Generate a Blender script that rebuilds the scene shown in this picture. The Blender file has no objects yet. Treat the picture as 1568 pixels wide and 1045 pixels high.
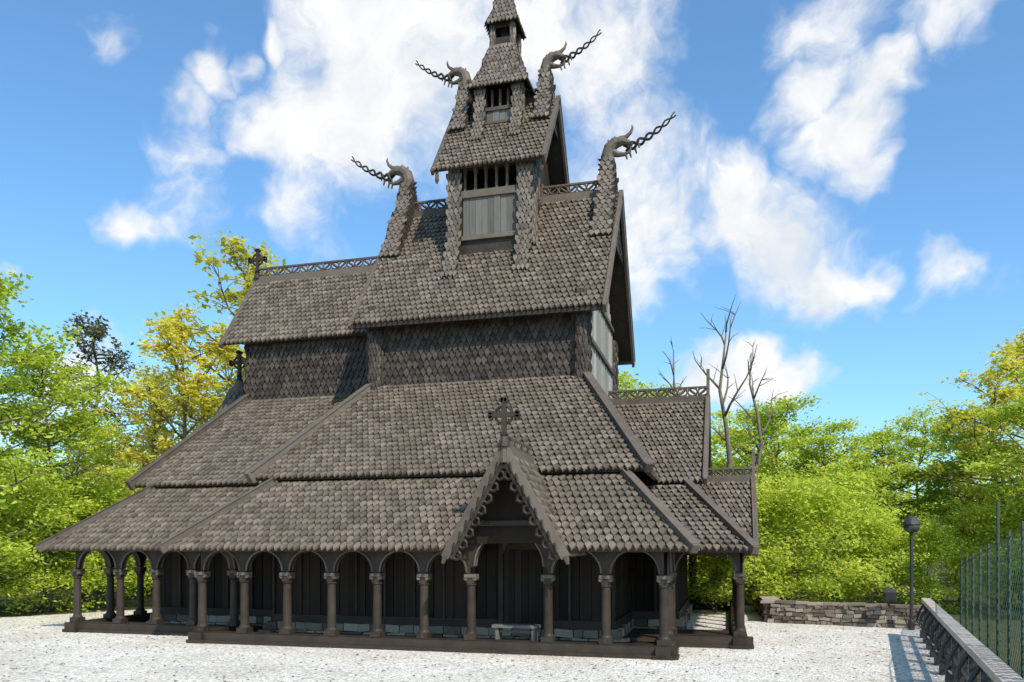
import bpy, math, random
import numpy as np
from mathutils import Vector, Matrix
random.seed(7); rng=np.random.default_rng(7)
scene=bpy.context.scene
YC=23.85
def mir(y): return 2*YC-y
V=Vector
# ------------------------------------------------------------------ helpers
class MB:
    def __init__(s): s.v=[]; s.f=[]
    def add(s,vs,fs):
        o=len(s.v); s.v.extend([tuple(p) for p in vs]); s.f.extend([tuple(i+o for i in f) for f in fs])
    def build(s,name,mat,parent=None,smooth=False):
        me=bpy.data.meshes.new(name); me.from_pydata(s.v,[],s.f); me.update()
        if smooth: me.polygons.foreach_set('use_smooth',[True]*len(me.polygons))
        me.materials.append(mat)
        ob=bpy.data.objects.new(name,me); scene.collection.objects.link(ob)
        if parent: ob.parent=parent
        return ob
def empty(name,loc=(0,0,0)):
    e=bpy.data.objects.new(name,None); e.empty_display_size=.3; scene.collection.objects.link(e); e.location=loc; return e
def prism(mb,c,ax,ay,az):
    c=V(c); vs=[c+sx*ax+sy*ay+sz*az for sx in(-1,1) for sy in(-1,1) for sz in(-1,1)]
    mb.add(vs,[(0,1,3,2),(4,6,7,5),(0,4,5,1),(2,3,7,6),(0,2,6,4),(1,5,7,3)])
def box(mb,x0,x1,y0,y1,z0,z1):
    prism(mb,((x0+x1)/2,(y0+y1)/2,(z0+z1)/2),V(((x1-x0)/2,0,0)),V((0,(y1-y0)/2,0)),V((0,0,(z1-z0)/2)))
def beam(mb,a,b,w,h,ref=(0,0,1)):
    a=V(a);b=V(b);d=(b-a); L=d.length; d.normalize(); r=V(ref)
    if abs(d.dot(r))>.98: r=V((1,0,0))
    s=d.cross(r).normalized(); u=s.cross(d)
    prism(mb,(a+b)/2,d*L/2,s*w/2,u*h/2)
def tube(mb,pts,radii,n=8,cap=True,closed=False):
    pts=[V(p) for p in pts]; m=len(pts)
    if not hasattr(radii,'__len__'): radii=[radii]*m
    rings=[]; prev=None
    for i,p in enumerate(pts):
        if closed: d=pts[(i+1)%m]-pts[i-1]
        else: d=(pts[min(i+1,m-1)]-pts[max(i-1,0)])
        d.normalize()
        if prev is None:
            r=V((0,0,1)) if abs(d.z)<.9 else V((0,1,0)); s=d.cross(r).normalized()
        else:
            s=(prev-d*prev.dot(d)).normalized()
        prev=s; t=d.cross(s)
        rings.append([p+(s*math.cos(2*math.pi*k/n)+t*math.sin(2*math.pi*k/n))*radii[i] for k in range(n)])
    vs=[q for r in rings for q in r]; fs=[]
    for i in range(m if closed else m-1):
        j=(i+1)%m
        for k in range(n):
            fs.append((i*n+k,i*n+(k+1)%n,j*n+(k+1)%n,j*n+k))
    if cap and not closed:
        fs.append(tuple(range(n))[::-1]); fs.append(tuple((m-1)*n+k for k in range(n)))
    mb.add(vs,fs)
def normal(poly):
    n=V((0,0,0))
    for i in range(len(poly)):
        a=poly[i];b=poly[(i+1)%len(poly)]
        n+=V(((a.y-b.y)*(a.z+b.z),(a.z-b.z)*(a.x+b.x),(a.x-b.x)*(a.y+b.y)))
    return n.normalized()
def frame(poly,out):
    p=[V(q) for q in poly]; N=normal(p)
    if N.dot(V(out))<0: N=-N
    U=(p[1]-p[0]).normalized(); W=N.cross(U)
    if W.z<0: W=-W
    return p,U,W,N
def inside(x,y,poly):
    c=False; n=len(poly); j=n-1
    for i in range(n):
        xi,yi=poly[i]; xj,yj=poly[j]
        if (yi>y)!=(yj>y) and x<(xj-xi)*(y-yi)/(yj-yi)+xi: c=not c
        j=i
    return c
def shingles(mb,poly,out,w=.15,e=.22,lift=.035):
    p,U,W,N=frame(poly,out); o=p[0]
    uv=[((q-o).dot(U),(q-o).dot(W)) for q in p]
    u0=min(a for a,b in uv);u1=max(a for a,b in uv);v0=min(b for a,b in uv);v1=max(b for a,b in uv)
    nr=max(1,round((v1-v0)/e)); e=(v1-v0)/nr
    for j in range(nr):
        v=v0+j*e; u=u0+(w*.5 if j%2 else 0); wob=random.gauss(0,.006)
        while u<=u1+1e-4:
            if inside(min(max(u,u0+.01),u1-.01),v+.4*e,uv):
                du=random.gauss(0,.005); dv=random.gauss(0,.010)+wob; lf=lift*random.uniform(.8,1.2)
                hw=w*.45; uu=u+du; vv=v+dv; tw=random.gauss(0,.006)
                def P(a,b,h): return o+U*(uu+a)+W*(vv+b)+N*h
                vs=[P(-hw,e,.006),P(hw,e,.006),P(hw,.30*e,lf*.75+tw),P(0,-.38*e,lf),P(-hw,.30*e,lf*.75-tw),
                    P(hw,.30*e,-.0),P(0,-.38*e,.0),P(-hw,.30*e,0)]
                mb.add(vs,[(0,4,3,2,1),(2,3,6,5),(3,4,7,6),(1,2,5),(0,7,4)])
            u+=w
def slab(mb,poly,out,t=.08):
    p,U,W,N=frame(poly,out); n=len(p)
    vs=p+[q-N*t for q in p]
    mb.add(vs,[tuple(range(n)),tuple(range(n,2*n))[::-1]]+[(i,(i+1)%n,n+(i+1)%n,n+i) for i in range(n)])
# ------------------------------------------------------------------ materials
def nodes(m):
    m.use_nodes=True; nt=m.node_tree; nt.nodes.clear(); return nt
def new(nt,t,**k):
    n=nt.nodes.new(t)
    for a,b in k.items(): setattr(n,a,b)
    return n
def wood(name,c1,c2,rough=.8,island=.5,scale=3,stretch=(1,1,1),bump=.3,c3=None,spec=.2):
    m=bpy.data.materials.new(name); nt=nodes(m); L=nt.links.new
    tc=new(nt,'ShaderNodeTexCoord'); mp=new(nt,'ShaderNodeMapping'); mp.inputs['Scale'].default_value=stretch
    L(tc.outputs['Object'],mp.inputs[0])
    n=new(nt,'ShaderNodeTexNoise'); n.inputs['Scale'].default_value=scale; n.inputs['Detail'].default_value=4; n.inputs['Roughness'].default_value=.65
    L(mp.outputs[0],n.inputs['Vector'])
    g=new(nt,'ShaderNodeNewGeometry')
    mx=new(nt,'ShaderNodeMix',data_type='FLOAT'); mx.inputs[0].default_value=island
    L(n.outputs['Fac'],mx.inputs[2]); L(g.outputs['Random Per Island'],mx.inputs[3])
    r=new(nt,'ShaderNodeValToRGB'); r.color_ramp.elements[0].position=.22;r.color_ramp.elements[1].position=.8
    r.color_ramp.elements[0].color=(*c1,1); r.color_ramp.elements[1].color=(*c2,1)
    L(mx.outputs[0],r.inputs[0])
    col=r.outputs[0]
    if c3:
        n3=new(nt,'ShaderNodeTexNoise'); n3.inputs['Scale'].default_value=.7; n3.inputs['Detail'].default_value=4
        L(tc.outputs['Object'],n3.inputs['Vector'])
        rr=new(nt,'ShaderNodeMapRange'); rr.inputs[1].default_value=.48; rr.inputs[2].default_value=.7; rr.inputs[4].default_value=.7
        L(n3.outputs['Fac'],rr.inputs[0])
        m3=new(nt,'ShaderNodeMix',data_type='RGBA'); L(rr.outputs[0],m3.inputs[0]); L(col,m3.inputs[6]); m3.inputs[7].default_value=(*c3,1)
        col=m3.outputs[2]
    b=new(nt,'ShaderNodeBsdfPrincipled'); b.inputs['Roughness'].default_value=rough; b.inputs['Specular IOR Level'].default_value=spec
    L(col,b.inputs['Base Color'])
    n2=new(nt,'ShaderNodeTexNoise'); n2.inputs['Scale'].default_value=scale*6; n2.inputs['Detail'].default_value=2; L(mp.outputs[0],n2.inputs['Vector'])
    bp=new(nt,'ShaderNodeBump'); bp.inputs['Strength'].default_value=bump; bp.inputs['Distance'].default_value=.02
    L(n2.outputs['Fac'],bp.inputs['Height']); L(bp.outputs[0],b.inputs['Normal'])
    o=new(nt,'ShaderNodeOutputMaterial'); L(b.outputs[0],o.inputs[0]); return m
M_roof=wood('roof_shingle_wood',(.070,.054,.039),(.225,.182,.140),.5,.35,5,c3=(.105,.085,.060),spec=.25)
M_wsh=wood('wall_shingle_tarred_shaded',(.024,.018,.0135),(.088,.069,.053),.5,.4,5)  # darker than the roof; eave shade on the clerestory is mixed into the colour
M_timber=wood('tarred_timber',(.018,.013,.0095),(.060,.045,.033),.5,.25,3,(1,1,1))
M_board=wood('weathered_board',(.065,.050,.037),(.160,.128,.098),.6,.35,3)
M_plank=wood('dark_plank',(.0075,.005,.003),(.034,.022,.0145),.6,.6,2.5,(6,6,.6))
M_grey=wood('grey_plank',(.075,.068,.060),(.17,.157,.14),.7,.4,2.5,(6,6,.5))
M_pale=wood('sunlit_gable_plank',(.20,.185,.16),(.40,.37,.33),.7,.5,2.5,(6,6,.5))  # sunlight on the west gable is put into this paler plank colour
M_rail=wood('railing_wood',(.28,.235,.19),(.54,.465,.39),.7,.3,3)
M_bench=wood('bench_wood',(.09,.08,.07),(.20,.18,.155),.7,.3,3)
M_stone=wood('wall_stone',(.095,.072,.052),(.36,.295,.225),.9,.65,6,bump=.7)
M_bark=wood('bark',(.07,.06,.042),(.23,.19,.145),.9,.2,6)
M_iron=wood('dark_iron',(.02,.019,.018),(.05,.048,.045),.45,.2,4,spec=.4)
def gravel():
    m=bpy.data.materials.new('gravel'); nt=nodes(m); L=nt.links.new
    tc=new(nt,'ShaderNodeTexCoord')
    n=new(nt,'ShaderNodeTexNoise'); n.inputs['Scale'].default_value=.45; n.inputs['Detail'].default_value=6; n.inputs['Roughness'].default_value=.65
    v=new(nt,'ShaderNodeTexVoronoi'); v.inputs['Scale'].default_value=26
    for q in(n,v): L(tc.outputs['Object'],q.inputs['Vector'])
    r=new(nt,'ShaderNodeValToRGB'); e=r.color_ramp.elements; e[0].position=.3;e[1].position=.65;e[0].color=(.58,.52,.43,1);e[1].color=(.80,.74,.65,1)
    L(n.outputs['Fac'],r.inputs[0])
    hs=new(nt,'ShaderNodeSeparateColor'); L(v.outputs['Color'],hs.inputs[0])
    mr=new(nt,'ShaderNodeMapRange'); mr.inputs[3].default_value=.50; mr.inputs[4].default_value=1.16; L(hs.outputs[0],mr.inputs[0])
    mu=new(nt,'ShaderNodeMix',data_type='RGBA',blend_type='MULTIPLY'); mu.inputs[0].default_value=1; L(r.outputs[0],mu.inputs[6]); L(mr.outputs[0],mu.inputs[7])
    b=new(nt,'ShaderNodeBsdfPrincipled'); b.inputs['Roughness'].default_value=.95; b.inputs['Specular IOR Level'].default_value=.2; L(mu.outputs[2],b.inputs['Base Color'])
    bp=new(nt,'ShaderNodeBump'); bp.inputs['Strength'].default_value=.8; bp.inputs['Distance'].default_value=.025
    L(v.outputs['Distance'],bp.inputs['Height']); L(bp.outputs[0],b.inputs['Normal'])
    o=new(nt,'ShaderNodeOutputMaterial'); L(b.outputs[0],o.inputs[0]); return m
M_gravel=gravel()
M_floor=wood('forest_floor',(.03,.035,.012),(.11,.10,.04),.95,0,1.2,bump=.8)
def leaf(name,c1,c2,t):
    m=bpy.data.materials.new(name); nt=nodes(m); L=nt.links.new
    g=new(nt,'ShaderNodeNewGeometry'); oi=new(nt,'ShaderNodeObjectInfo')
    m0=new(nt,'ShaderNodeMix',data_type='FLOAT'); m0.inputs[0].default_value=.4; L(g.outputs['Random Per Island'],m0.inputs[2]); L(oi.outputs['Random'],m0.inputs[3])
    r=new(nt,'ShaderNodeValToRGB'); r.color_ramp.elements[0].position=.1;r.color_ramp.elements[1].position=.9
    r.color_ramp.elements[0].color=(*c1,1); r.color_ramp.elements[1].color=(*c2,1); L(m0.outputs[0],r.inputs[0])
    d=new(nt,'ShaderNodeBsdfDiffuse'); L(r.outputs[0],d.inputs[0])
    tr=new(nt,'ShaderNodeBsdfTranslucent')
    mm=new(nt,'ShaderNodeMix',data_type='RGBA',blend_type='MULTIPLY'); mm.inputs[0].default_value=1; L(r.outputs[0],mm.inputs[6]); mm.inputs[7].default_value=(1.4,1.35,.8,1)
    L(mm.outputs[2],tr.inputs[0])
    s=new(nt,'ShaderNodeMixShader'); s.inputs[0].default_value=t; L(d.outputs[0],s.inputs[1]); L(tr.outputs[0],s.inputs[2])
    o=new(nt,'ShaderNodeOutputMaterial'); L(s.outputs[0],o.inputs[0]); return m
M_lg=leaf('foliage_green',(.27,.39,.045),(.68,.70,.14),.5)
M_ly=leaf('foliage_yellow',(.42,.42,.06),(.70,.62,.13),.5)
M_ld=leaf('foliage_dark',(.12,.12,.08),(.24,.23,.14),.3)
# ------------------------------------------------------------------ ground
g=MB(); g.add([(-600,-300,-.0),(600,-300,0),(600,900,0),(-600,900,0)],[(0,1,2,3)]); g.build('ground',M_floor)
g=MB(); pg=[(-28,-20),(1,-20),(1.6,2),(2.9,8.4),(5.0,21.5),(5.4,24.1),(1.5,25),(1.3,32),(-19,32.5),(-19.8,25),(-22,20.5),(-28,17)]
g.add([(x,y,.006) for x,y in pg],[tuple(range(len(pg)))]); g.build('gravel_yard',M_gravel)
g=MB()
for i in range(3000):
    x=random.uniform(-22,4.2); y=random.uniform(8,24)
    if x>2.9+(y-8.4)*.16: continue
    s=random.uniform(.018,.05); a=random.uniform(0,6.3); c=V((x,y,.012)); u=V((math.cos(a),math.sin(a),random.uniform(-.2,.2)))*s; v=V((-math.sin(a),math.cos(a),random.uniform(-.3,.3)))*s*.6
    g.add([c-u,c-v+V((0,0,.008)),c+u,c+v+V((0,0,.012))],[(0,1,2,3)])
g.build('fallen_leaves',wood('dry_leaf',(.13,.09,.04),(.42,.34,.20),.8,.9,3))
# ------------------------------------------------------------------ church
church=empty('stave_church')
SH=MB();WS=MB();TB=MB();BD=MB();PL=MB();GP=MB();PP=MB();ST=MB()
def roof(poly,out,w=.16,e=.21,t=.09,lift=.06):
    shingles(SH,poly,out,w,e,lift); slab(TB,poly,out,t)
def roofS(poly,**k):
    roof(poly,(0,-1,1),**k); roof([(x,mir(y),z) for x,y,z in poly],(0,1,1),**k)
def barge(a,b,w=.16,h=.2,mb=BD,m=True,lift=.03):
    for s in((0,1) if m else (0,)):
        A=V(a);B=V(b)
        if s: A.y=mir(A.y);B.y=mir(B.y)
        A.z+=lift;B.z+=lift
        beam(mb,A,B,w,h)
        beam(mb,A+V((0,0,h*.5+.014)),B+V((0,0,h*.5+.014)),w+.05,.024)
zt=3.85; ZM=3.95
roof([(-3.13,15.65,2.2),(-.62,15.65,2.2),(-2.17,17.6,zt),(-4.08,17.6,zt)],(0,-1,1))
roof([(-12.45,15.65,2.2),(-5.37,15.65,2.2),(-4.42,17.6,zt),(-10.77,17.6,zt)],(0,-1,1))
roof([(-12.45,mir(15.65),2.2),(-.62,mir(15.65),2.2),(-2.17,mir(17.6),zt),(-10.77,mir(17.6),zt)],(0,1,1))
roof([(-.62,15.65,2.2),(-.62,mir(15.65),2.2),(-2.17,mir(17.6),zt),(-2.17,17.6,zt)],(1,0,1))
roof([(-12.45,15.65,2.2),(-12.45,mir(15.65),2.2),(-10.77,mir(17.6),zt),(-10.77,17.6,zt)],(-1,0,1))
roofS([(-17.2,16.9,2.2),(-11.6,16.9,2.2),(-10.9,18.8,zt),(-15.3,18.8,zt)])
roof([(-17.2,16.9,2.2),(-17.2,mir(16.9),2.2),(-15.3,mir(18.8),zt),(-15.3,18.8,zt)],(-1,0,1))
roofS([(-2.6,17.9,2.18),(.55,17.9,2.18),(-.95,20.6,3.8),(-2.6,20.6,3.8)])
roof([(.55,17.9,2.18),(.55,mir(17.9),2.18),(-.95,mir(20.6),3.8),(-.95,20.6,3.8)],(1,0,1))
barge((-.56,15.6,2.15),(-2.17,17.6,zt),.16,.18); barge((-12.52,15.58,2.15),(-10.77,17.6,zt),.16,.22)
barge((-17.28,16.83,2.15),(-15.3,18.8,zt),.16,.22); barge((.62,17.82,2.12),(-.95,20.6,3.8),.14,.18)
roofS([(-11.35,17.5,ZM),(-1.67,17.5,ZM),(-3.65,21.1,6.85),(-9.75,21.1,6.85)])
roof([(-1.67,17.5,ZM),(-1.67,mir(17.5),ZM),(-3.65,mir(21.1),6.85),(-3.65,21.1,6.85)],(1,0,1))
roof([(-11.35,17.5,ZM),(-11.35,mir(17.5),ZM),(-9.75,mir(21.1),6.85),(-9.75,21.1,6.85)],(-1,0,1))
roofS([(-15.9,18.7,ZM),(-10.9,18.7,ZM),(-9.7,22.3,6.9),(-14.7,22.3,6.9)])
roof([(-15.9,18.7,ZM),(-15.9,mir(18.7),ZM),(-14.7,mir(22.3),6.9),(-14.7,22.3,6.9)],(-1,0,1))
barge((-1.6,17.42,ZM-.05),(-3.65,21.1,6.85),.18,.2); barge((-11.43,17.42,ZM-.05),(-9.75,21.1,6.85),.18,.28)
barge((-15.98,18.62,ZM-.05),(-14.7,22.3,6.9),.18,.28)
roofS([(-3.2,20.75,3.9),(-.52,20.75,3.9),(-.52,YC,6.5),(-3.5,YC,6.5)],w=.14)
barge((-.5,20.68,3.85),(-.5,YC,6.5),.08,.2)
slab(PL,[(-.85,20.95,3.6),(-.85,mir(20.95),3.6),(-.85,mir(20.95),4.0),(-.85,YC,6.35),(-.85,20.95,4.0)],(1,0,0),.1)
roofS([(-1.2,21.55,2.08),(.73,21.55,2.08),(.73,YC,4.15),(-1.2,YC,4.15)],w=.14,e=.2)
barge((.76,21.48,2.03),(.76,YC,4.15),.08,.18)
slab(PL,[(.3,22.2,2.3),(.3,mir(22.2),2.3),(.3,YC,4.0)],(1,0,0),.08)
def crest(a,b,h=.34,rings=True):
    a=V(a);b=V(b); d=b-a; L=d.length; n=max(2,int(L/.27)); dn=d.normalized()
    z=V((0,0,1))
    beam(BD,a-dn*.05-z*.06,b+dn*.05-z*.06,.13,.24)
    beam(BD,a+z*h,b+z*h,.06,.05); beam(BD,a+z*.08,b+z*.08,.06,.04)
    for i in range(n):
        c=a+d*((i+.5)/n)+z*(h*.5+.04); r=min(L/n*.5,h*.42)
        tube(BD,[c+dn*r*math.cos(t*math.pi/4)+z*r*.8*math.sin(t*math.pi/4) for t in range(8)],.03,4,closed=True)
        s=1 if i%2 else -1
        tube(BD,[c-dn*r*.9-z*r*.7*s,c+V((0,.02,0)),c+dn*r*.9+z*r*.7*s],[.03,.04,.03],4)
def cross(x,y,z,s=1,ax=V((1,0,0))):
    up=V((0,0,1)); o=V((x,y,z))
    tube(TB,[o,o+up*.12*s,o+up*.2*s,o+up*.25*s],[.13*s,.11*s,.06*s,.1*s],8)
    prism(TB,o+up*.6*s,ax*.05*s,V((0,.04*s,0)),up*.38*s)
    prism(TB,o+up*.66*s,ax*.30*s,V((0,.037*s,0)),up*.05*s)
    c=o+up*.66*s
    tube(TB,[c+ax*.19*s*math.cos(k*math.pi/6)+up*.19*s*math.sin(k*math.pi/6) for k in range(12)],.032*s,5,closed=True)
    for q,dd in((c+ax*.29*s,up),(c-ax*.29*s,up),(c+up*.31*s,ax)):
        for k in(-1,0,1): tube(TB,[q+dd*.055*k*s-V((0,.045*s,0)),q+dd*.055*k*s+V((0,.045*s,0))],(.05 if k else .065)*s,8)
crest((-3.4,YC,6.55),(-.5,YC,6.55)); beam(BD,(-.5,YC,6.3),(-.5,YC,7.4),.09,.09)
crest((-.9,YC,4.2),(.78,YC,4.2),.3); beam(BD,(.76,YC,4.0),(.76,YC,5.05),.08,.08)
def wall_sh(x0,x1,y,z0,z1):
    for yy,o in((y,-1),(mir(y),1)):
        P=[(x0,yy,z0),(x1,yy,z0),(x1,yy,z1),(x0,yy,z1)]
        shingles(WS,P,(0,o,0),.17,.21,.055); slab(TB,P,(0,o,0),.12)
def wall_x(mb,x,y0,y1,z0,z1,o,sh=True):
    P=[(x,y0,z0),(x,y1,z0),(x,y1,z1),(x,y0,z1)]
    if sh: shingles(WS,P,(o,0,0),.15,.2,.03)
    slab(mb,P,(o,0,0),.12)
wall_sh(-9.75,-3.65,21.1,6.7,9.15)
wall_sh(-14.7,-9.7,22.3,6.8,9.1)
wall_x(TB,-9.75,21.1,mir(21.1),6.6,9.0,-1)
wall_x(TB,-14.7,22.3,mir(22.3),6.8,9.0,-1)
def planks_x(mb,x,y0,y1,zb,ztf,o,p=.22):
    y=y0
    while y<y1-.01:
        q=min(p,y1-y); d=random.uniform(.03,.06); zt_=min(ztf(y+.02),ztf(y+q-.02))
        box(mb,min(x,x+o*d),max(x,x+o*d),y+.004,y+q-.004,zb,zt_); y+=p
def planks_y(mb,y,x0,x1,zb,z1,o,p=.2):
    x=x0
    while x<x1-.01:
        q=min(p,x1-x); d=random.uniform(.03,.07)
        box(mb,x+.004,x+q-.004,min(y,y+o*d),max(y,y+o*d),zb,z1); x+=p
gz=lambda y:12.5-abs(y-YC)*1.29
slab(TB,[(-3.68,21.1,6.4),(-3.68,mir(21.1),6.4),(-3.68,mir(21.1),9),(-3.68,YC,12.6),(-3.68,21.1,9)],(1,0,0),.1)
planks_x(PP,-3.67,21.35,mir(21.35),6.5,gz,1)
for zz in(7.9,9.3): box(BD,-3.6,-3.55,21.4,mir(21.4),zz,zz+.12)
slab(PL,[(-9.7,21.1,8.8),(-9.7,mir(21.1),8.8),(-9.7,YC,12.5)],(-1,0,0),.1)
slab(PL,[(-14.65,22.3,8.9),(-14.65,mir(22.3),8.9),(-14.65,YC,10.95)],(-1,0,0),.1)
def cpost(x,y,z0,z1,r=.24,mb=None):
    mb=mb or SH
    P=[(x+r*math.cos(a*math.pi/4+math.pi/8),y+r*math.sin(a*math.pi/4+math.pi/8)) for a in range(8)]
    for i in range(8):
        a=P[i];b=P[(i+1)%8]
        q=[(a[0],a[1],z0),(b[0],b[1],z0),(b[0],b[1],z1),(a[0],a[1],z1)]
        o=((a[0]+b[0])/2-x,(a[1]+b[1])/2-y,0)
        shingles(mb,q,o,(V(a)-V(b)).length/2,.18,.025)
    tube(TB,[(x,y,z0),(x,y,z1)],r*.97,8)
for y in(21.1,mir(21.1)):
    cpost(-9.7,y,6.6,9.1,mb=WS); cpost(-3.72,y,6.6,9.1,mb=WS)
roofS([(-10.2,20.6,8.55),(-3.05,20.6,8.55),(-3.05,YC,12.8),(-10.2,YC,12.8)])
barge((-3.02,20.5,8.42),(-3.02,YC,12.78),.08,.26,lift=-.03); barge((-10.22,20.5,8.42),(-10.22,YC,12.78),.08,.14,lift=-.02)
roofS([(-15.35,22.0,8.68),(-9.9,22.0,8.68),(-9.9,YC,11.2),(-15.35,YC,11.2)])
barge((-15.38,21.92,8.58),(-15.38,YC,11.18),.08,.14,lift=-.02)
for yy in(20.66,mir(20.66)): beam(TB,(-10.2,yy,8.46),(-3.05,yy,8.46),.1,.1)
crest((-15.4,YC,11.28),(-10.0,YC,11.28),.36)
cross(-15.3,YC,11.3,1.0)
crest((-10.0,YC,12.88),(-7.7,YC,12.88),.36); crest((-5.5,YC,12.88),(-3.2,YC,12.88),.36)
def cone_sh(x,y,prof,n=16):
    for (r0,z0),(r1,z1) in zip(prof[:-1],prof[1:]):
        for k in range(n):
            a=2*math.pi*k/n;b=2*math.pi*(k+1)/n
            P=[(x+r0*math.cos(a),y+r0*math.sin(a),z0),(x+r0*math.cos(b),y+r0*math.sin(b),z0),(x+r1*math.cos(b),y+r1*math.sin(b),z1),(x+r1*math.cos(a),y+r1*math.sin(a),z1)]
            o=(math.cos((a+b)/2),math.sin((a+b)/2),.3)
            shingles(SH,P,o,max(.08,(2*math.pi*r0/n)/2),.18,.03); slab(TB,P,o,.03)
cone_sh(-16.0,YC,[(1.45,5.3),(1.15,6.0),(.65,6.9),(.33,7.5)])
tube(TB,[(-16.0,YC,3),(-16.0,YC,5.4)],[.95,.95],16)
tube(BD,[(-16,YC,7.4),(-16,YC,7.6),(-16,YC,7.7),(-16,YC,7.9)],[.34,.36,.2,.12],10)
cross(-16,YC,7.8,1.1)
TX=-6.6
for yy,o in((22.3,-1),(mir(22.3),1)):
    slab(TB,[(-7.75,yy,10.3),(-5.45,yy,10.3),(-5.45,yy,12.62),(-7.75,yy,12.62)],(0,o,0),.1)
    planks_y(GP,yy,-7.45,-5.75,11.35 if o<0 else 10.6,12.45,o,.19)
    box(BD,-7.75,-5.45,yy-.1 if o<0 else yy+.0,yy if o<0 else yy+.1,12.45,12.66)
    box(TB,-7.75,-5.45,yy-.05,yy+.05,13.3,13.7)
    box(BD,-7.5,-5.7,yy-.09 if o<0 else yy,yy if o<0 else yy+.09,11.22,11.35)
    for k in range(6):
        x=-7.4+k*.32; tube(BD,[(x,yy,12.62),(x,yy,12.75),(x,yy,13.15),(x,yy,13.32)],[.07,.045,.045,.08],6)
for x,o in((-5.45,1),(-7.75,-1)):
    P=[(x,22.3,10.3),(x,mir(22.3),10.3),(x,mir(22.3),12.7),(x,22.3,12.7)]
    shingles(WS,P,(o,0,0)); slab(TB,P,(o,0,0),.1)
    slab(TB,[(x,22.3,13.3),(x,mir(22.3),13.3),(x,YC,15.6)],(o,0,0),.1)
    for k in range(7): tube(BD,[(x,22.6+k*.42,12.7),(x,22.6+k*.42,13.35)],.05,6)
box(TB,-7.6,-5.6,YC-.2,YC+.2,11,14.5)
def strip(x,w,pts,th=.16,ym=True):
    for s in((0,1) if ym else (0,)):
        for (ya,za),(yb,zb) in zip(pts[:-1],pts[1:]):
            if s: ya,yb=mir(ya),mir(yb)
            P=[(x-w/2,ya,za),(x+w/2,ya,za),(x+w/2,yb,zb),(x-w/2,yb,zb)]
            o=(0,1 if s else -1,.2)
            shingles(SH,P,o,w/3,.17,.03); slab(TB,P,o,th)
for x in(-7.68,-5.55): strip(x,.38,[(21.62,10.02),(22.08,11.3),(22.14,13.35)])
for y in(22.45,mir(22.45)):
    for x,o in((-5.42,1),(-7.78,-1)):
        cpost(x-o*.05,y,11.0,13.4,.2)
roofS([(-8.22,21.9,13.25),(-4.96,21.9,13.25),(-4.96,YC,15.9),(-8.22,YC,15.9)],w=.14,e=.2)
for x,hh in((-8.25,.13),(-4.93,.24)): barge((x,21.82,13.13),(x,YC,15.88),.08,hh,lift=-.02)
crest((-8.1,YC,15.98),(-7.2,YC,15.98),.3); crest((-6.0,YC,15.98),(-5.1,YC,15.98),.3)
for x in(-8.15,-5.03): tube(BD,[(x,21.95,13.2),(x,21.95,12.95),(x,21.95,12.85)],[.05,.07,.02],6)
h=.6
def ring_walls(h,z0,z1,mbx=TB):
    for sx,sy in((1,0),(-1,0),(0,1),(0,-1)):
        if sx: P=[(TX+sx*h,YC-h,z0),(TX+sx*h,YC+h,z0),(TX+sx*h,YC+h,z1),(TX+sx*h,YC-h,z1)]
        else: P=[(TX-h,YC+sy*h,z0),(TX+h,YC+sy*h,z0),(TX+h,YC+sy*h,z1),(TX-h,YC+sy*h,z1)]
        slab(mbx,P,(sx,sy,0),.06)
ring_walls(h,14.2,15.5)
planks_y(GP,YC-h,TX-.42,TX+.42,15.12,15.45,-1,.2)
box(BD,TX-.5,TX+.5,YC-h-.09,YC-h,15.45,15.55); box(BD,TX-.5,TX+.5,YC-h-.09,YC-h,15.05,15.12)
for sx in(-1,1):
    for sy in(-1,1): cpost(TX+sx*h,YC+sy*h,14.6,16.2,.15)
    strip(TX+sx*h*.98,.3,[(22.62,14.35),(23.02,15.2),(23.08,16.1)])
for k in range(3):
    for yy in(YC-h,YC+h): tube(BD,[(TX-.25+k*.25,yy,15.5),(TX-.25+k*.25,yy,16.1)],.045,6)
    for xx in(TX-h,TX+h): tube(BD,[(xx,YC-.25+k*.25,15.5),(xx,YC-.25+k*.25,16.1)],.045,6)
box(TB,TX-.3,TX+.3,YC-.1,YC+.1,15,16.3)
def pyr(h0,z0,h1,z1):
    for sx,sy in((1,0),(-1,0),(0,1),(0,-1)):
        if sx: P=[(TX+sx*h0,YC-h0,z0),(TX+sx*h0,YC+h0,z0),(TX+sx*h1,YC+h1,z1),(TX+sx*h1,YC-h1,z1)]
        else: P=[(TX-h0,YC+sy*h0,z0),(TX+h0,YC+sy*h0,z0),(TX+h1,YC+sy*h1,z1),(TX-h1,YC+sy*h1,z1)]
        shingles(SH,P,(sx,sy,.4),.12,.17,.03); slab(TB,P,(sx,sy,.4),.05)
pyr(.95,16.1,.66,16.7); pyr(.66,16.7,.38,17.62)
ring_walls(.34,17.4,17.85)
for sx in(-1,1):
    for sy in(-1,1): cpost(TX+sx*.32,YC+sy*.32,17.5,18.3,.08)
for k in(-1,1): 
    box(TB,TX-.32,TX+.32,YC+k*.33-.02,YC+k*.33+.02,18.15,18.3)
    box(TB,TX+k*.33-.02,TX+k*.33+.02,YC-.32,YC+.32,18.15,18.3)
box(TB,TX-.1,TX+.1,YC-.1,YC+.1,17.6,18.3)
pyr(.52,18.25,.33,18.75); pyr(.33,18.75,.04,20.0)
tube(BD,[(TX,YC,19.8),(TX,YC,20.8)],[.05,.02],6)
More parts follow.
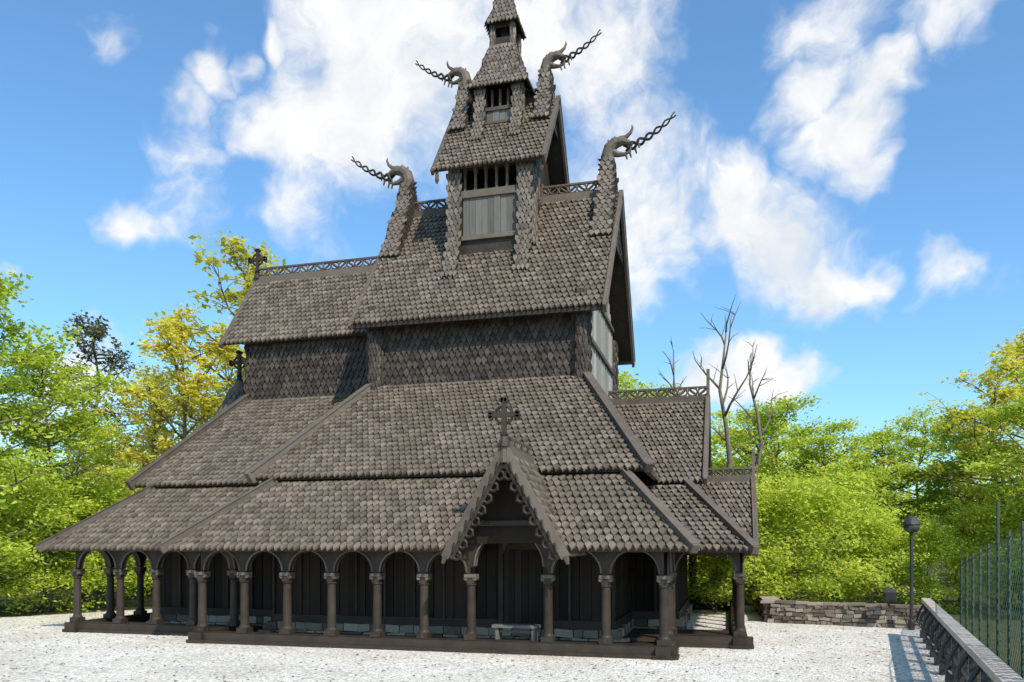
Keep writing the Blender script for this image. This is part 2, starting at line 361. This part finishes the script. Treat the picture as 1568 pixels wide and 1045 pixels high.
def dragon(x0,zr,o,w,drop,neck,s=1.0):
    yb=drop; zb=zr-drop*1.31+.14
    prof=[(yb,zb,w*.56),(yb*.62,zr-drop*.5+.16,w*.5),(.36*s,zr+.25*s,w*.44),(.2*s,zr+neck,w*.36)]
    for (ya,za,wa),(yb_,zb_,wb) in zip(prof[:-1],prof[1:]):
        for sg in(-1,1):
            P=[(x0-wa,YC+sg*ya,za),(x0+wa,YC+sg*ya,za),(x0+wb,YC+sg*yb_,zb_),(x0-wb,YC+sg*yb_,zb_)]
            shingles(SH,P,(0,sg,.3),w/3,.15*s+.02,.03); slab(TB,P,(0,sg,.3),.12)
            P=[(x0+sg*wa,YC-ya,za),(x0+sg*wa,YC+ya,za),(x0+sg*wb,YC+yb_,zb_),(x0+sg*wb,YC-yb_,zb_)]
            shingles(WS,P,(sg,0,.1),.14,.18,.03); slab(TB,P,(sg,0,.1),.05)
    zt=zr+neck
    for i in range(6):
        z_=zr+.25*s+(neck-.25*s)*i/5; tube(TB,[(x0-o*w*.42,YC,z_),(x0-o*(w*.42+.1*s),YC,z_+.05)],[.06*s,.02],5)
    Q=lambda a,b,y=0:(x0+o*a*s,YC+y,zt+b*s)
    tube(BD,[Q(0,-.12),Q(-.03,.1),Q(.03,.32),Q(.2,.47),Q(.42,.5),Q(.6,.43),Q(.72,.36)],[.2*s,.2*s,.19*s,.17*s,.13*s,.085*s,.045*s],10)
    tube(BD,[Q(.34,.56),Q(.52,.60),Q(.66,.72),Q(.72,.86),Q(.70,.95)],[.1*s,.07*s,.05*s,.035*s,.015*s],7)
    tube(BD,[Q(.12,.2),Q(.3,.12),Q(.48,.1),Q(.64,.17),Q(.68,.29),Q(.6,.33)],[.13*s,.085*s,.06*s,.045*s,.035*s,.015],7)
    for a,b in((.25,.62),(.05,.54)): tube(BD,[Q(a,b-.12),Q(a-.06,b+.05)],[.07*s,.02*s],5)
    for yy in(-.15,.15): tube(BD,[Q(.33,.46,yy*s),Q(.33,.46,yy*.7*s)],[.05*s,.07*s],8)
    for a,b in((.62,-.02),(.78,.08),(.5,-.06),(.86,.24)): tube(BD,[Q(a,b+.2),Q(a+.06,b)],[.045*s,.025*s],5)
    for ph in(0,math.pi):
        pts=[];rr=[]
        for i in range(33):
            t=i/32; a=.5+1.47*t; b=.28+.28*t+.55*t*t
            amp=.095*(1-.5*t); th=t*math.pi*6+ph
            pts.append(Q(a-amp*.4*math.cos(th),b+amp*math.cos(th),amp*.8*math.sin(th)*s)); rr.append((.05-.028*t)*s)
        tube(TB,pts,rr,5)
dragon(-3.4,12.85,1,.5,1.45,1.0); dragon(-9.85,12.85,-1,.5,1.45,1.0)
dragon(-5.3,15.95,1,.42,.85,.85,.85); dragon(-7.9,15.95,-1,.42,.85,.85,.85)
PX=-4.25
for s in(-1,1):
    P=[(PX+s*1.18,15.3,2.1),(PX+s*1.18,17.6,2.1),(PX,17.9,4.15),(PX,15.3,4.15)]
    roof(P,(s,0,1),w=.14,e=.2,t=.06)
    a=V((PX+s*1.24,15.25,2.02)); b=V((PX,15.25,4.2))
    d=(b-a).normalized(); nrm=V((-d.z,0,d.x)); 
    if nrm.z<0: nrm=-nrm
    prism(BD,(a+b)/2,d*(b-a).length/2,V((0,.04,0)),nrm*.085)
    prism(TB,(a+b)/2-nrm*.12,d*(b-a).length/2*.97,V((0,.025,0)),nrm*.05)
    n=9
    for i in range(n):
        c=a+(b-a)*((i+.6)/(n+.6))-nrm*.2
        tube(TB,[c+d*.085*math.cos(k*math.pi/5)+nrm*.075*math.sin(k*math.pi/5) for k in range(10)],.028,4,closed=True)
        tube(TB,[c-nrm*.07-V((0,.02,0)),c-nrm*.12],[.04,.015],4)
        if i<n-1: tube(TB,[c+d*.02+nrm*.1-V((0,.05,0)),c+d*.2+nrm*.16-V((0,.05,0))],.022,4)
    tube(BD,[a+V((0,0,.02)),a+V((s*.05,0,-.13))],[.07,.03],6)
tube(BD,[(PX,15.25,3.9),(PX,15.25,4.45)],[.09,.06],8)
cross(PX,15.25,4.22,.95)
crest((PX,15.3,4.2),(PX,17.5,4.2),.24)
slab(PL,[(PX-1.0,16.02,2.3),(PX+1.0,16.02,2.3),(PX,16.02,4.05)],(0,-1,0),.05)
beam(TB,(PX-.85,15.9,2.72),(PX+.85,15.9,2.72),.08,.1)
posts_done=set()
def arcade(a,b,pos,R=None,zs=1.66,ztop=2.32,skip=()):
    a=V((*a,0));b=V((*b,0)); d=(b-a).normalized(); nn=V((-d.y,d.x,0)); z=V((0,0,1)); t=.06
    yd=abs(d.y)>.5; dz=.006 if yd else 0
    for i,s in enumerate(pos):
        p=a+d*s; key=(round(p.x,1),round(p.y,1))
        if key in posts_done: continue
        posts_done.add(key)
        tube(TB,[p+z*.28,p+z*.4,p+z*.44,p+z*1.42,p+z*1.46],[.14,.13,.10,.09,.095],14)
        tube(TB,[p+z*1.40,p+z*1.43,p+z*1.46],[.09,.12,.09],12)
        prism(TB,p+z*1.53,d*.09,nn*.09,z*.07); prism(BD,p+z*1.62,d*.13,nn*.115,z*.035)
        for q in(-1,1): tube(BD,[p+d*q*.1-nn*.1+z*1.56,p+d*q*.1+nn*.1+z*1.56],.045,8)
        prism(TB,p+z*.32,d*.13,nn*.13,z*.06)
    for s0,s1 in zip(pos[:-1],pos[1:]):
        w=s1-s0; big=w>1.5
        r=w/2-.085; zz=zs+(.14 if big else 0); top=max(ztop,zz+r+.12) if big else ztop
        r2=min(r,top-.1-zz) if not big else r
        n=14; c=(s0+s1)/2
        arc=[(c-r*math.cos(math.pi*k/n),zz+r2*math.sin(math.pi*k/n)) for k in range(n+1)]
        bot=[(s0,zz)]+arc+[(s1,zz)]
        vs=[];fs=[]
        for (s,zb) in bot:
            for k in(-1,1):
                vs.append(a+d*s+nn*k*t+z*zb); vs.append(a+d*s+nn*k*t+z*top)
        m=len(bot)
        for i in range(m-1):
            o=i*4;q=o+4
            fs+= [(o,q,q+1,o+1),(o+2,o+3,q+3,q+2),(o,o+2,q+2,q),(o+1,q+1,q+3,o+3)]
        TB.add(vs,fs)
        tube(BD,[a+d*s-nn*(t+.01)+z*(zb+.03) for s,zb in arc],.025,5)
        tube(BD,[a+d*s+nn*(t+.01)+z*(zb+.03) for s,zb in arc],.025,5)
    e=.28-(.013 if yd else 0); q=.008 if yd else 0
    beam(TB,a-d*e+z*(.15+dz),b+d*e+z*(.15+dz),.3-q,.2); beam(TB,a-d*.1+z*(.262+dz),b+d*.1+z*(.262+dz),.22-q,.02)
    beam(TB,a-d*e*1.05+z*(.045+dz),b+d*e*1.05+z*(.045+dz),.42-q,.07)
nx=[-11.82,-10.7,-9.6,-8.49,-7.39,-6.29,-5.22,-3.55,-2.35,-1.19]
arcade((-11.82,16.15),(-1.19,16.15),[x+11.82 for x in nx])
nb=[i*10.63/9 for i in range(10)]
arcade((-11.82,mir(16.15)),(-1.19,mir(16.15)),nb)
cx=[-16.55,-15.2,-14.1,-13.0,-11.82]
for y in(17.4,mir(17.4)): arcade((-16.55,y),(-11.82,y),[x+16.55 for x in cx])
def ev(L,st): 
    n=max(1,round(L/st)); return [i*L/n for i in range(n+1)]
arcade((-16.55,17.4),(-16.55,mir(17.4)),ev(12.9,1.17))
for x in(-11.82,-1.19):
    y1=17.4 if x<-5 else 18.3
    arcade((x,16.15),(x,y1),ev(y1-16.15,1.1)); arcade((x,mir(y1)),(x,mir(16.15)),ev(y1-16.15,1.1))
for y in(18.3,mir(18.3)): arcade((-1.19,y),(.3,y),[0,1.49])
arcade((.3,18.3),(.3,mir(18.3)),ev(11.1,1.23))
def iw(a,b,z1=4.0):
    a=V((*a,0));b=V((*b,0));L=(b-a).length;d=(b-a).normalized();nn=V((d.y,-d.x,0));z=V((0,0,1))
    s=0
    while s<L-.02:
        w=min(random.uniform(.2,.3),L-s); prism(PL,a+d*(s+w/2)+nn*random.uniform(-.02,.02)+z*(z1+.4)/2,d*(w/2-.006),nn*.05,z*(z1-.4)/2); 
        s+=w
    s=0
    while s<L:
        beam(TB,a+d*s+nn*.08+z*.42,a+d*s+nn*.08+z*2.6,.07,.05); s+=.75
    beam(TB,a+nn*.08+z*.47,b+nn*.08+z*.47,.12,.2); 
    for row in range(2):
        s=-.1
        while s<L+.1:
            w=random.uniform(.2,.5); hh=.19
            prism(ST,a+d*(s+w/2)+nn*(.02+random.uniform(0,.06))+z*(.1+row*.19),d*(w/2-.012)+z*random.uniform(-.015,.015),nn*.16,z*(hh/2-.008)); s+=w
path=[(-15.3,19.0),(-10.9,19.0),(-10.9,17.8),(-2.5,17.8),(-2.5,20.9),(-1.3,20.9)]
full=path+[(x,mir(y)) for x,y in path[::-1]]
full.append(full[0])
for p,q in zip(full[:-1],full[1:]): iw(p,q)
box(TB,-16.4,-11.9,17.6,19.0,.06,.14); box(TB,-11.6,-1.4,16.35,17.7,.06,.14); box(TB,-2.4,.1,18.5,20.8,.06,.14)
box(TB,-4.95,-3.85,17.6,17.69,.45,2.3); planks_y(PL,17.6,-4.8,-4.0,.5,2.15,-1,.16)
for x in(-4.95,-3.85): beam(TB,(x,17.55,.4),(x,17.55,2.35),.14,.1)
tube(BD,[(-4.4+.55*math.cos(k*math.pi/10),17.55,2.1+.5*math.sin(k*math.pi/10)) for k in range(11)],.07,6)
SH.build('roof_shingles',M_roof,church); WS.build('wall_shingles',M_wsh,church); TB.build('timber_frame',M_timber,church)
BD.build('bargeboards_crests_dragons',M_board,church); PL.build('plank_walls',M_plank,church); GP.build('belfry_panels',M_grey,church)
PP.build('west_gable_planks',M_pale,church); ST.build('stone_plinth',M_stone,church)
b=MB(); box(b,-4.85,-3.85,16.42,16.78,.5,.56)
for x in(-4.78,-3.98): box(b,x,x+.07,16.46,16.74,.14,.5)
box(b,-4.71,-3.98,16.58,16.62,.38,.44); b.build('wooden_bench',M_bench)
# ------------------------------------------------------------------ stone wall
w=MB()
def stonewall(a,b,hh=.58):
    a=V((*a,0));b=V((*b,0));L=(b-a).length;d=(b-a).normalized();nn=V((d.y,-d.x,0));z=V((0,0,1)); rows=5
    prism(w,(a+b)/2+z*hh*.45,d*L/2,nn*.16,z*hh*.45)
    for r in range(rows):
        s=0
        while s<L:
            q=random.uniform(.1,.36); rh=hh/rows
            c=a+d*(s+q/2)+z*(rh*(r+.5)+random.uniform(-.014,.014))
            prism(w,c,d*(q/2-.008)+z*random.uniform(-.025,.025),nn*(.19+random.uniform(0,.07)),z*(rh/2-.005)*random.uniform(.8,1.1)+d*random.uniform(-.02,.02)); s+=q
    s=0
    while s<L:
        q=random.uniform(.25,.6); prism(w,a+d*(s+q/2)+z*(hh+.03+random.uniform(-.015,.015)),d*(q/2-.006)+z*random.uniform(-.01,.01),nn*(.24+random.uniform(0,.03)),z*.035); s+=q
stonewall((5.35,24.0),(1.35,24.9)); stonewall((1.35,24.9),(1.2,32)); stonewall((1.2,32),(-19,32.5))
w.build('stone_wall',M_stone)
# ------------------------------------------------------------------ railing
r=MB(); ri=MB(); A=V((4.75,21.6,0)); B=V((1.5,1.8,0)); D=(B-A).normalized(); L=(B-A).length; S=V((-D.y,D.x,0)); Z=V((0,0,1))
rl=empty('wooden_railing')
s=0
while s<L:
    q=min(2.6,L-s); prism(r,A+D*(s+q/2)+Z*.93,D*(q/2-.006),S*.10,Z*.045); s+=q
beam(ri,A+Z*.85,B+Z*.85,.06,.06); beam(ri,A+Z*.45,B+Z*.45,.05,.07)
s=.1
while s<L:
    p=A+D*s
    prism(ri,p+Z*.44,D*.045,S*.045,Z*.44); prism(ri,p+Z*.1,D*.11,S*.13,Z*.1)
    for sg in(-1,1):
        tube(ri,[p+Z*.28+S*.05*sg,p+Z*.42+S*.2*sg,p+Z*.62+S*.16*sg,p+Z*.82+S*.05*sg],.03,6)
    s+=1.25
r.build('top_rail',M_rail,rl); ri.build('rail_posts',M_iron,rl)
# ------------------------------------------------------------------ net fence (real wires)
nf=empty('net_fence'); n=MB(); fp=MB()
F0=V((6.15,24,0)); F1=V((3.0,4.8,0)); K=14
def ftop(t): return 1.75+.75*min(1,t*2)
FD=(F1-F0); FL=FD.length; FN=V((-FD.y,FD.x,0)).normalized()
def ribbon(a,b,w_):
    d=(b-a).normalized(); u=d.cross(FN)*w_/2
    n.add([a-u,b-u,b+u,a+u],[(0,1,2,3)])
step=.20
m_=int(FL/step)
for i in range(-13,m_):
    for sg in(1,-1):
        s0=i*step if sg>0 else i*step+2.4
        s1=s0+sg*2.4; za,zb=0,2.4
        def clip(sa,za,sb,zb):
            if sa>sb: sa,za,sb,zb=sb,zb,sa,za
            if sb<=0 or sa>=FL: return None
            if sa<0: za+=(zb-za)*(0-sa)/(sb-sa); sa=0
            if sb>FL: zb=za+(zb-za)*(FL-sa)/(sb-sa); sb=FL
            return sa,za,sb,zb
        c=clip(s0,za,s1,zb)
        if not c: continue
        sa,z0,sb,z1=c
        def cut(sx,zx,so,zo):
            tp=ftop(sx/FL)
            if zx>tp and zo<tp+.001: k=(zx-tp)/(zx-zo+1e-6); return sx+(so-sx)*k,zx+(zo-zx)*k
            return sx,zx
        sa2,z02=cut(sa,z0,sb,z1); sb2,z12=cut(sb,z1,sa,z0)
        ribbon(F0+FD*(sa2/FL)+V((0,0,z02)),F0+FD*(sb2/FL)+V((0,0,z12)),.034)
for i in range(K):
    a=F0.lerp(F1,i/K); c=F0.lerp(F1,(i+1)/K)
    hp=3.1 if i in(5,11) else ftop(i/K)+.12
    tube(fp,[a,a+Z*hp],.03,6); tube(fp,[a+Z*ftop(i/K),c+Z*ftop((i+1)/K)],.012,4)
M_net=wood('green_wire',(.13,.25,.14),(.22,.36,.22),.5,.2,3)
n.build('net',M_net,nf); fp.build('posts',wood('green_post',(.04,.06,.045),(.09,.12,.09),.5,.2,4),nf)
# ------------------------------------------------------------------ lamp + floodlight
lp=empty('street_lamp'); l=MB(); lx,ly=4.82,23.5
tube(l,[(lx,ly,0),(lx,ly,.25),(lx,ly,.3),(lx,ly,2.6),(lx,ly,2.68)],[.08,.08,.05,.045,.09],10)
tube(l,[(lx,ly,2.84),(lx,ly,2.9),(lx,ly,3.02),(lx,ly,3.08)],[.24,.22,.13,.03],14)
l.build('pole_and_hood',M_iron,lp,False)
gm=bpy.data.materials.new('lamp_glass'); gm.use_nodes=True; gb=gm.node_tree.nodes['Principled BSDF']; gb.inputs['Base Color'].default_value=(.06,.055,.05,1); gb.inputs['Roughness'].default_value=.12
l=MB()
tube(l,[(lx,ly,2.62),(lx,ly,2.67),(lx,ly,2.76),(lx,ly,2.86)],[.08,.17,.215,.2],14); l.build('globe',gm,lp,True)
fl=empty('floodlight'); l=MB(); fx,fy=4.3,23.6
tube(l,[(fx,fy+.1,.6),(fx,fy+.1,.8)],.03,6); prism(l,(fx,fy,.92),V((.16,0,0)),V((0,.1,.04)),V((0,-.03,.13))); prism(l,(fx,fy-.12,.9),V((.13,0,0)),V((0,.01,.004)),V((0,-.03,.1)))
l.build('housing',M_iron,fl)
# ------------------------------------------------------------------ vegetation
def leafmesh(C,size,flat=.5):
    N=len(C); nrm=rng.normal(size=(N,3)); nrm[:,2]+=np.sign(nrm[:,2])*flat*2; nrm/=np.linalg.norm(nrm,axis=1)[:,None]
    r_=rng.normal(size=(N,3)); u=np.cross(nrm,r_); u/=np.linalg.norm(u,axis=1)[:,None]; v=np.cross(nrm,u)
    s=(size*rng.uniform(.6,1.3,N))[:,None]
    return np.stack([C-u*s,C-v*s*.55,C+u*s,C+v*s*.55],1).reshape(-1,3)
def arr_mesh(name,Vl,Fl,extra,mats,nl):
    me=bpy.data.meshes.new(name); nb=len(Vl)
    allv=np.concatenate([np.array(Vl,dtype=float).reshape(-1,3),extra]) if nb else extra
    nq=len(extra)//4
    loops=[i for f in Fl for i in f]; starts=[];c=0
    for f in Fl: starts.append(c); c+=len(f)
    loops=np.concatenate([np.array(loops,dtype=np.int32),np.arange(nb,nb+nq*4,dtype=np.int32)])
    st=np.concatenate([np.array(starts,dtype=np.int32),c+4*np.arange(nq,dtype=np.int32)])
    me.vertices.add(len(allv)); me.vertices.foreach_set('co',allv.astype(np.float32).ravel())
    me.loops.add(len(loops)); me.loops.foreach_set('vertex_index',loops)
    me.polygons.add(len(st)); me.polygons.foreach_set('loop_start',st)
    for m in mats: me.materials.append(m)
    me.polygons.foreach_set('material_index',np.concatenate([np.zeros(len(Fl)),np.ones(nq)]).astype(np.int32))
    me.update(calc_edges=True); me.validate(); return me
def tree(name,h,spread,start,nl,leaves,size,mat,cl=.5,up=.5,seed=1,twigs=5,flatz=.4,rad=.016):
    rd=random.Random(seed); mb=MB()
    px=py=0; tr=[]
    for i in range(9):
        t=i/8; tr.append(V((px,py,h*t*.94))); px+=rd.gauss(0,.018*h); py+=rd.gauss(0,.018*h)
    tube(mb,tr,[h*rad*(1-.9*(i/8)**.8) for i in range(9)],7)
    nodes_=[tr[-1],tr[-2]]
    def on(t):
        k=t*8; i=min(7,int(k)); return tr[i].lerp(tr[i+1],k-i)
    for i in range(nl):
        t=start+(1-start)*.96*(i+rd.random())/nl
        az=i*2.4+rd.uniform(-.5,.5); q=(t-start)/(1-start)
        Ln=h*spread*(math.sin(math.pi*min(1,.22+.72*q))**.8)*rd.uniform(.6,1.25)
        el=up*(.35+.9*q)+rd.uniform(-.15,.2)
        p=on(t); d=V((math.cos(az)*math.cos(el),math.sin(az)*math.cos(el),math.sin(el)))
        pts=[p]; 
        for k in range(5):
            d=(d+V((rd.gauss(0,.16),rd.gauss(0,.16),rd.gauss(.02,.12)))).normalized(); p=p+d*Ln/5; pts.append(p)
        r0=h*rad*.42*(1-.6*t); tube(mb,pts,[r0*(1-.16*k) for k in range(6)],5)
        nodes_+=pts[2:]
        for k in range(twigs):
            b0=pts[rd.randint(1,4)]; dd=(d+V((rd.gauss(0,.8),rd.gauss(0,.8),rd.gauss(.15,.45)))).normalized(); l2=Ln*rd.uniform(.2,.5)
            q1=b0+dd*l2*.5+V((rd.gauss(0,.05),rd.gauss(0,.05),.04))*l2; q2=b0+dd*l2
            tube(mb,[b0,q1,q2],[r0*.35,r0*.25,r0*.1],4); nodes_+=[q1,q2,q2]
    if leaves:
        P=np.array([tuple(p) for p in nodes_]); wgt=rng.gamma(1.0,1,len(P)); wgt/=wgt.sum()
        idx=rng.choice(len(P),leaves,p=wgt); off=rng.normal(size=(leaves,3))*np.array([cl,cl,cl*flatz])
        Q=leafmesh(P[idx]+off,size)
    else: Q=np.zeros((0,3))
    return arr_mesh(name,mb.v,mb.f,Q,[M_bark,mat],nl)
protos={
 'g1':tree('broadleaf_mesh_a',10,.34,.14,30,13500,.095,M_lg,.30,.4,1,5,.35),
 'g2':tree('broadleaf_mesh_b',10,.30,.14,30,12500,.095,M_lg,.28,.55,2,5,.35),
 'g3':tree('broadleaf_mesh_c',10,.37,.2,28,12500,.095,M_lg,.32,.4,3,5,.35),
 'y1':tree('maple_mesh_a',10,.27,.28,22,5500,.095,M_ly,.18,.65,4,7,.5),
 'y2':tree('maple_mesh_b',10,.31,.25,24,5500,.095,M_ly,.19,.55,5,7,.5),
 'd1':tree('dark_tree_mesh',10,.15,.35,30,4200,.08,M_ld,.16,.5,6,5,.6),
 'b1':tree('bare_mesh_a',10,.22,.5,8,0,.1,M_lg,.2,1.1,8,4,.5,.019),
 'b2':tree('bare_mesh_b',10,.20,.55,8,0,.1,M_lg,.2,1.2,11,4,.5,.019),
 's1':tree('shrub_mesh_a',5,.5,.02,24,9500,.08,M_lg,.32,.5,9,5,.5,.01),
 's2':tree('shrub_mesh_b',5,.55,.02,24,9500,.08,M_lg,.32,.4,10,5,.5,.01),
}
def polar(rel,u):
    t=math.tan(math.radians(rel)); c,s=math.cos(math.radians(15)),math.sin(math.radians(15))
    return (t*u*c-u*s, t*u*s+u*c)
def plant(name,k,rel,u,h,rot=0,wid=1.0):
    base=5 if k[0]=='s' else 10
    ob=bpy.data.objects.new(name,protos[k]); scene.collection.objects.link(ob)
    x,y=polar(rel,u); ob.location=(x,y,-.05); s=h/base; ob.scale=(s*wid,s*wid,s); ob.rotation_euler[2]=rot; return ob
T=[('broadleaf_tree','g1',-34,25,11.0,0,1),('broadleaf_tree','g2',-30.9,28,9.3,1,1.0),('broadleaf_tree','g3',-28.2,32,7.6,2,.9),
 ('dark_pine_tree','d1',-27.2,38,14.2,0,1),('maple_tree','y2',-25.2,37,10.6,1,1.0),('maple_tree','y1',-22.6,33,12.2,2,1.05),
 ('maple_tree','y1',-17.6,35,15.6,4,1.05),('maple_tree','y2',-20.4,40,13.6,3,1),('maple_tree','y2',-16.4,42,12,5,1),('maple_tree','y1',-24.0,41,11,5,1),
 ('broadleaf_tree','g1',7.5,38,11,2,1),('broadleaf_tree','g2',11.5,36,9.0,4,1.1),('broadleaf_tree','g1',16.0,38,9.0,1,1.1),
 ('bare_tree','b1',14.2,30,11.8,0,1),('bare_tree','b2',16.9,31.5,10.6,2,1),('bare_tree','b2',11.2,33,11.0,4,1),
 ('broadleaf_tree','g3',18.8,34,8.6,3,1),('broadleaf_tree','g1',21.7,32,7.4,5,1.1),('broadleaf_tree','g2',24.6,35,7.4,0,1.2),
 ('broadleaf_tree','g3',27.4,36,8.4,1,1),('broadleaf_tree','g2',29.4,33,8.0,2,1.1),('maple_tree','y2',31.8,30,9.4,3,1.1),
 ('broadleaf_tree','g1',33.8,28,8.2,4,1),('maple_tree','y1',32.6,34,11.5,1,1),('broadleaf_tree','g2',36.5,24,9,4,1)]
for i,t in enumerate(T): plant(*t)
i=0
for rel in list(np.arange(-38,-14,2.8))+list(np.arange(6,38,2.7)):
    plant('shrub','s1' if i%2 else 's2',rel+random.uniform(-.8,.8),(27.5 if (rel<-26 or rel>14) else 34)+random.uniform(-.8,2.5),random.uniform(3.0,4.9),i*1.3,1.0); i+=1
C=[]; mb=MB()
for k in range(150):
    rel=random.uniform(-42,-12) if k%2 else random.uniform(4,42); u=random.uniform(42,58); x,y=polar(rel,u); hh=random.uniform(5,8.5)
    tube(mb,[(x,y,0),(x+random.gauss(0,.3),y,hh*.9)],[.16,.05],5)
    m=110
    for c in range(7):
        cz=random.uniform(1.0,hh); q=rng.normal(size=(m,3))*np.array([1.2,1.2,.5])+np.array([x+random.gauss(0,1.3),y+random.gauss(0,1.3),cz]); C.append(q)
me=arr_mesh('woodland',mb.v,mb.f,leafmesh(np.concatenate(C),.24),[M_bark,M_lg],0)
ob=bpy.data.objects.new('distant_woodland',me); scene.collection.objects.link(ob)
# ------------------------------------------------------------------ sun and sky
sd=V((.60,-.66,.92)).normalized(); el=math.asin(sd.z); rot=math.atan2(sd.x,sd.y)
sl=bpy.data.lights.new('sun','SUN'); sl.energy=5.0; sl.angle=math.radians(.5); sl.color=(1,.935,.84)
so=bpy.data.objects.new('sun',sl); scene.collection.objects.link(so); so.rotation_euler=sd.to_track_quat('Z','Y').to_euler(); so.location=(20,-10,30)
wd=bpy.data.worlds.new('World'); scene.world=wd; wd.use_nodes=True; nt=wd.node_tree; nt.nodes.clear(); L_=nt.links.new
wd.cycles.sampling_method='MANUAL'; wd.cycles.sample_map_resolution=256
sky=new(nt,'ShaderNodeTexSky',sky_type='NISHITA'); sky.sun_disc=False; sky.sun_elevation=el; sky.sun_rotation=rot; sky.air_density=1.0; sky.dust_density=1.3; sky.ozone_density=2.0
tint=new(nt,'ShaderNodeMix',data_type='RGBA',blend_type='MULTIPLY'); tint.inputs[0].default_value=1; tint.inputs[7].default_value=(1.02,1.46,1.66,1); L_(sky.outputs[0],tint.inputs[6])
bg=new(nt,'ShaderNodeBackground'); bg.inputs[1].default_value=.145; L_(tint.outputs[2],bg.inputs[0])
tc=new(nt,'ShaderNodeTexCoord'); nz=new(nt,'ShaderNodeVectorMath',operation='NORMALIZE'); L_(tc.outputs['Generated'],nz.inputs[0])
n1=new(nt,'ShaderNodeTexNoise'); n1.inputs['Scale'].default_value=5; n1.inputs['Detail'].default_value=4; n1.inputs['Roughness'].default_value=.6; L_(nz.outputs[0],n1.inputs['Vector'])
sb=new(nt,'ShaderNodeVectorMath',operation='SUBTRACT'); L_(n1.outputs['Color'],sb.inputs[0]); sb.inputs[1].default_value=(.5,.5,.5)
sc=new(nt,'ShaderNodeVectorMath',operation='SCALE'); L_(sb.outputs[0],sc.inputs[0]); sc.inputs['Scale'].default_value=.17
ad=new(nt,'ShaderNodeVectorMath',operation='ADD'); L_(nz.outputs[0],ad.inputs[0]); L_(sc.outputs[0],ad.inputs[1])
FW=V((-math.sin(math.radians(15)),math.cos(math.radians(15)),0)); RT=V((FW.y,-FW.x,0))
CL=[(-.17,.62,.11,1),(-.225,.55,.08,1),(-.27,.53,.06,.95),(-.10,.58,.10,.95),(-.18,.51,.08,.95),(-.31,.53,.045,.7),
(.05,.64,.10,.75),(.13,.62,.10,.75),(.16,.49,.085,.7),(.18,.42,.085,.75),(.22,.47,.06,.65),(.15,.36,.065,.6),
(.30,.43,.06,1),(.34,.385,.07,1),(.375,.345,.055,1),(.44,.33,.03,.8),(.26,.40,.05,.7),
(-.38,.63,.032,.85),(-.405,.59,.03,.8),(-.335,.635,.025,.75),(-.29,.66,.025,.8),(-.507,.67,.03,.6),(-.40,.52,.05,.5),
(-.475,.422,.035,.85),(-.44,.42,.03,.65),(-.40,.44,.05,.5),(-.26,.42,.08,.5),
(.41,.565,.045,.9),(.48,.565,.045,.9),(.45,.51,.05,.95),(.455,.47,.038,.9),(.51,.60,.03,.7),(.42,.66,.08,.5),(.57,.68,.06,.5),
(.535,.33,.035,.7),(.31,.215,.055,.95),(.36,.205,.04,.9),(.24,.22,.05,.8),(-.635,.34,.02,.7),(-.55,.20,.06,.6),(-.62,.15,.06,.6)]
acc=None
for a,b_,r_,dn in CL:
    c=(FW+RT*a+V((0,0,b_))); ln=c.length; c.normalize(); rr=r_/ln*1.9
    ds=new(nt,'ShaderNodeVectorMath',operation='DISTANCE'); L_(ad.outputs[0],ds.inputs[0]); ds.inputs[1].default_value=c
    mr=new(nt,'ShaderNodeMapRange',interpolation_type='SMOOTHSTEP'); mr.inputs[1].default_value=0; mr.inputs[2].default_value=rr; mr.inputs[3].default_value=dn; mr.inputs[4].default_value=0
    L_(ds.outputs['Value'],mr.inputs[0])
    if acc is None: acc=mr.outputs[0]
    else:
        m=new(nt,'ShaderNodeMath',operation='MAXIMUM'); L_(acc,m.inputs[0]); L_(mr.outputs[0],m.inputs[1]); acc=m.outputs[0]
n2=new(nt,'ShaderNodeTexNoise'); n2.inputs['Scale'].default_value=10; n2.inputs['Detail'].default_value=6; n2.inputs['Roughness'].default_value=.62; L_(ad.outputs[0],n2.inputs['Vector'])
mm=new(nt,'ShaderNodeMath',operation='MULTIPLY_ADD'); L_(n2.outputs['Fac'],mm.inputs[0]); mm.inputs[1].default_value=1.3; mm.inputs[2].default_value=-.65
sm=new(nt,'ShaderNodeMath',operation='ADD'); L_(acc,sm.inputs[0]); L_(mm.outputs[0],sm.inputs[1])
fr=new(nt,'ShaderNodeMapRange',interpolation_type='SMOOTHSTEP'); fr.inputs[1].default_value=.17; fr.inputs[2].default_value=.80; L_(sm.outputs[0],fr.inputs[0])
cr=new(nt,'ShaderNodeValToRGB'); e=cr.color_ramp.elements; e[0].position=.36;e[1].position=.60; e[0].color=(.78,.83,.89,1); e[1].color=(1.0,1.0,1.0,1)
L_(n2.outputs['Fac'],cr.inputs[0])
bc=new(nt,'ShaderNodeBackground'); L_(cr.outputs[0],bc.inputs[0]); bc.inputs[1].default_value=1.02
ms=new(nt,'ShaderNodeMixShader'); L_(fr.outputs[0],ms.inputs[0]); L_(bg.outputs[0],ms.inputs[1]); L_(bc.outputs[0],ms.inputs[2])
wo=new(nt,'ShaderNodeOutputWorld'); L_(ms.outputs[0],wo.inputs[0])
scene.view_settings.view_transform='Standard'; scene.view_settings.look='None'; scene.view_settings.exposure=0
# ------------------------------------------------------------------ camera
cd=bpy.data.cameras.new('camera'); cam=bpy.data.objects.new('camera',cd); scene.collection.objects.link(cam)
cd.sensor_width=36; cd.lens=1222/1568*36; cd.shift_y=317.5/1568; cd.clip_end=3000
cam.location=(0,0,2.2); cam.rotation_euler=(math.radians(90),0,math.radians(15))
scene.camera=cam
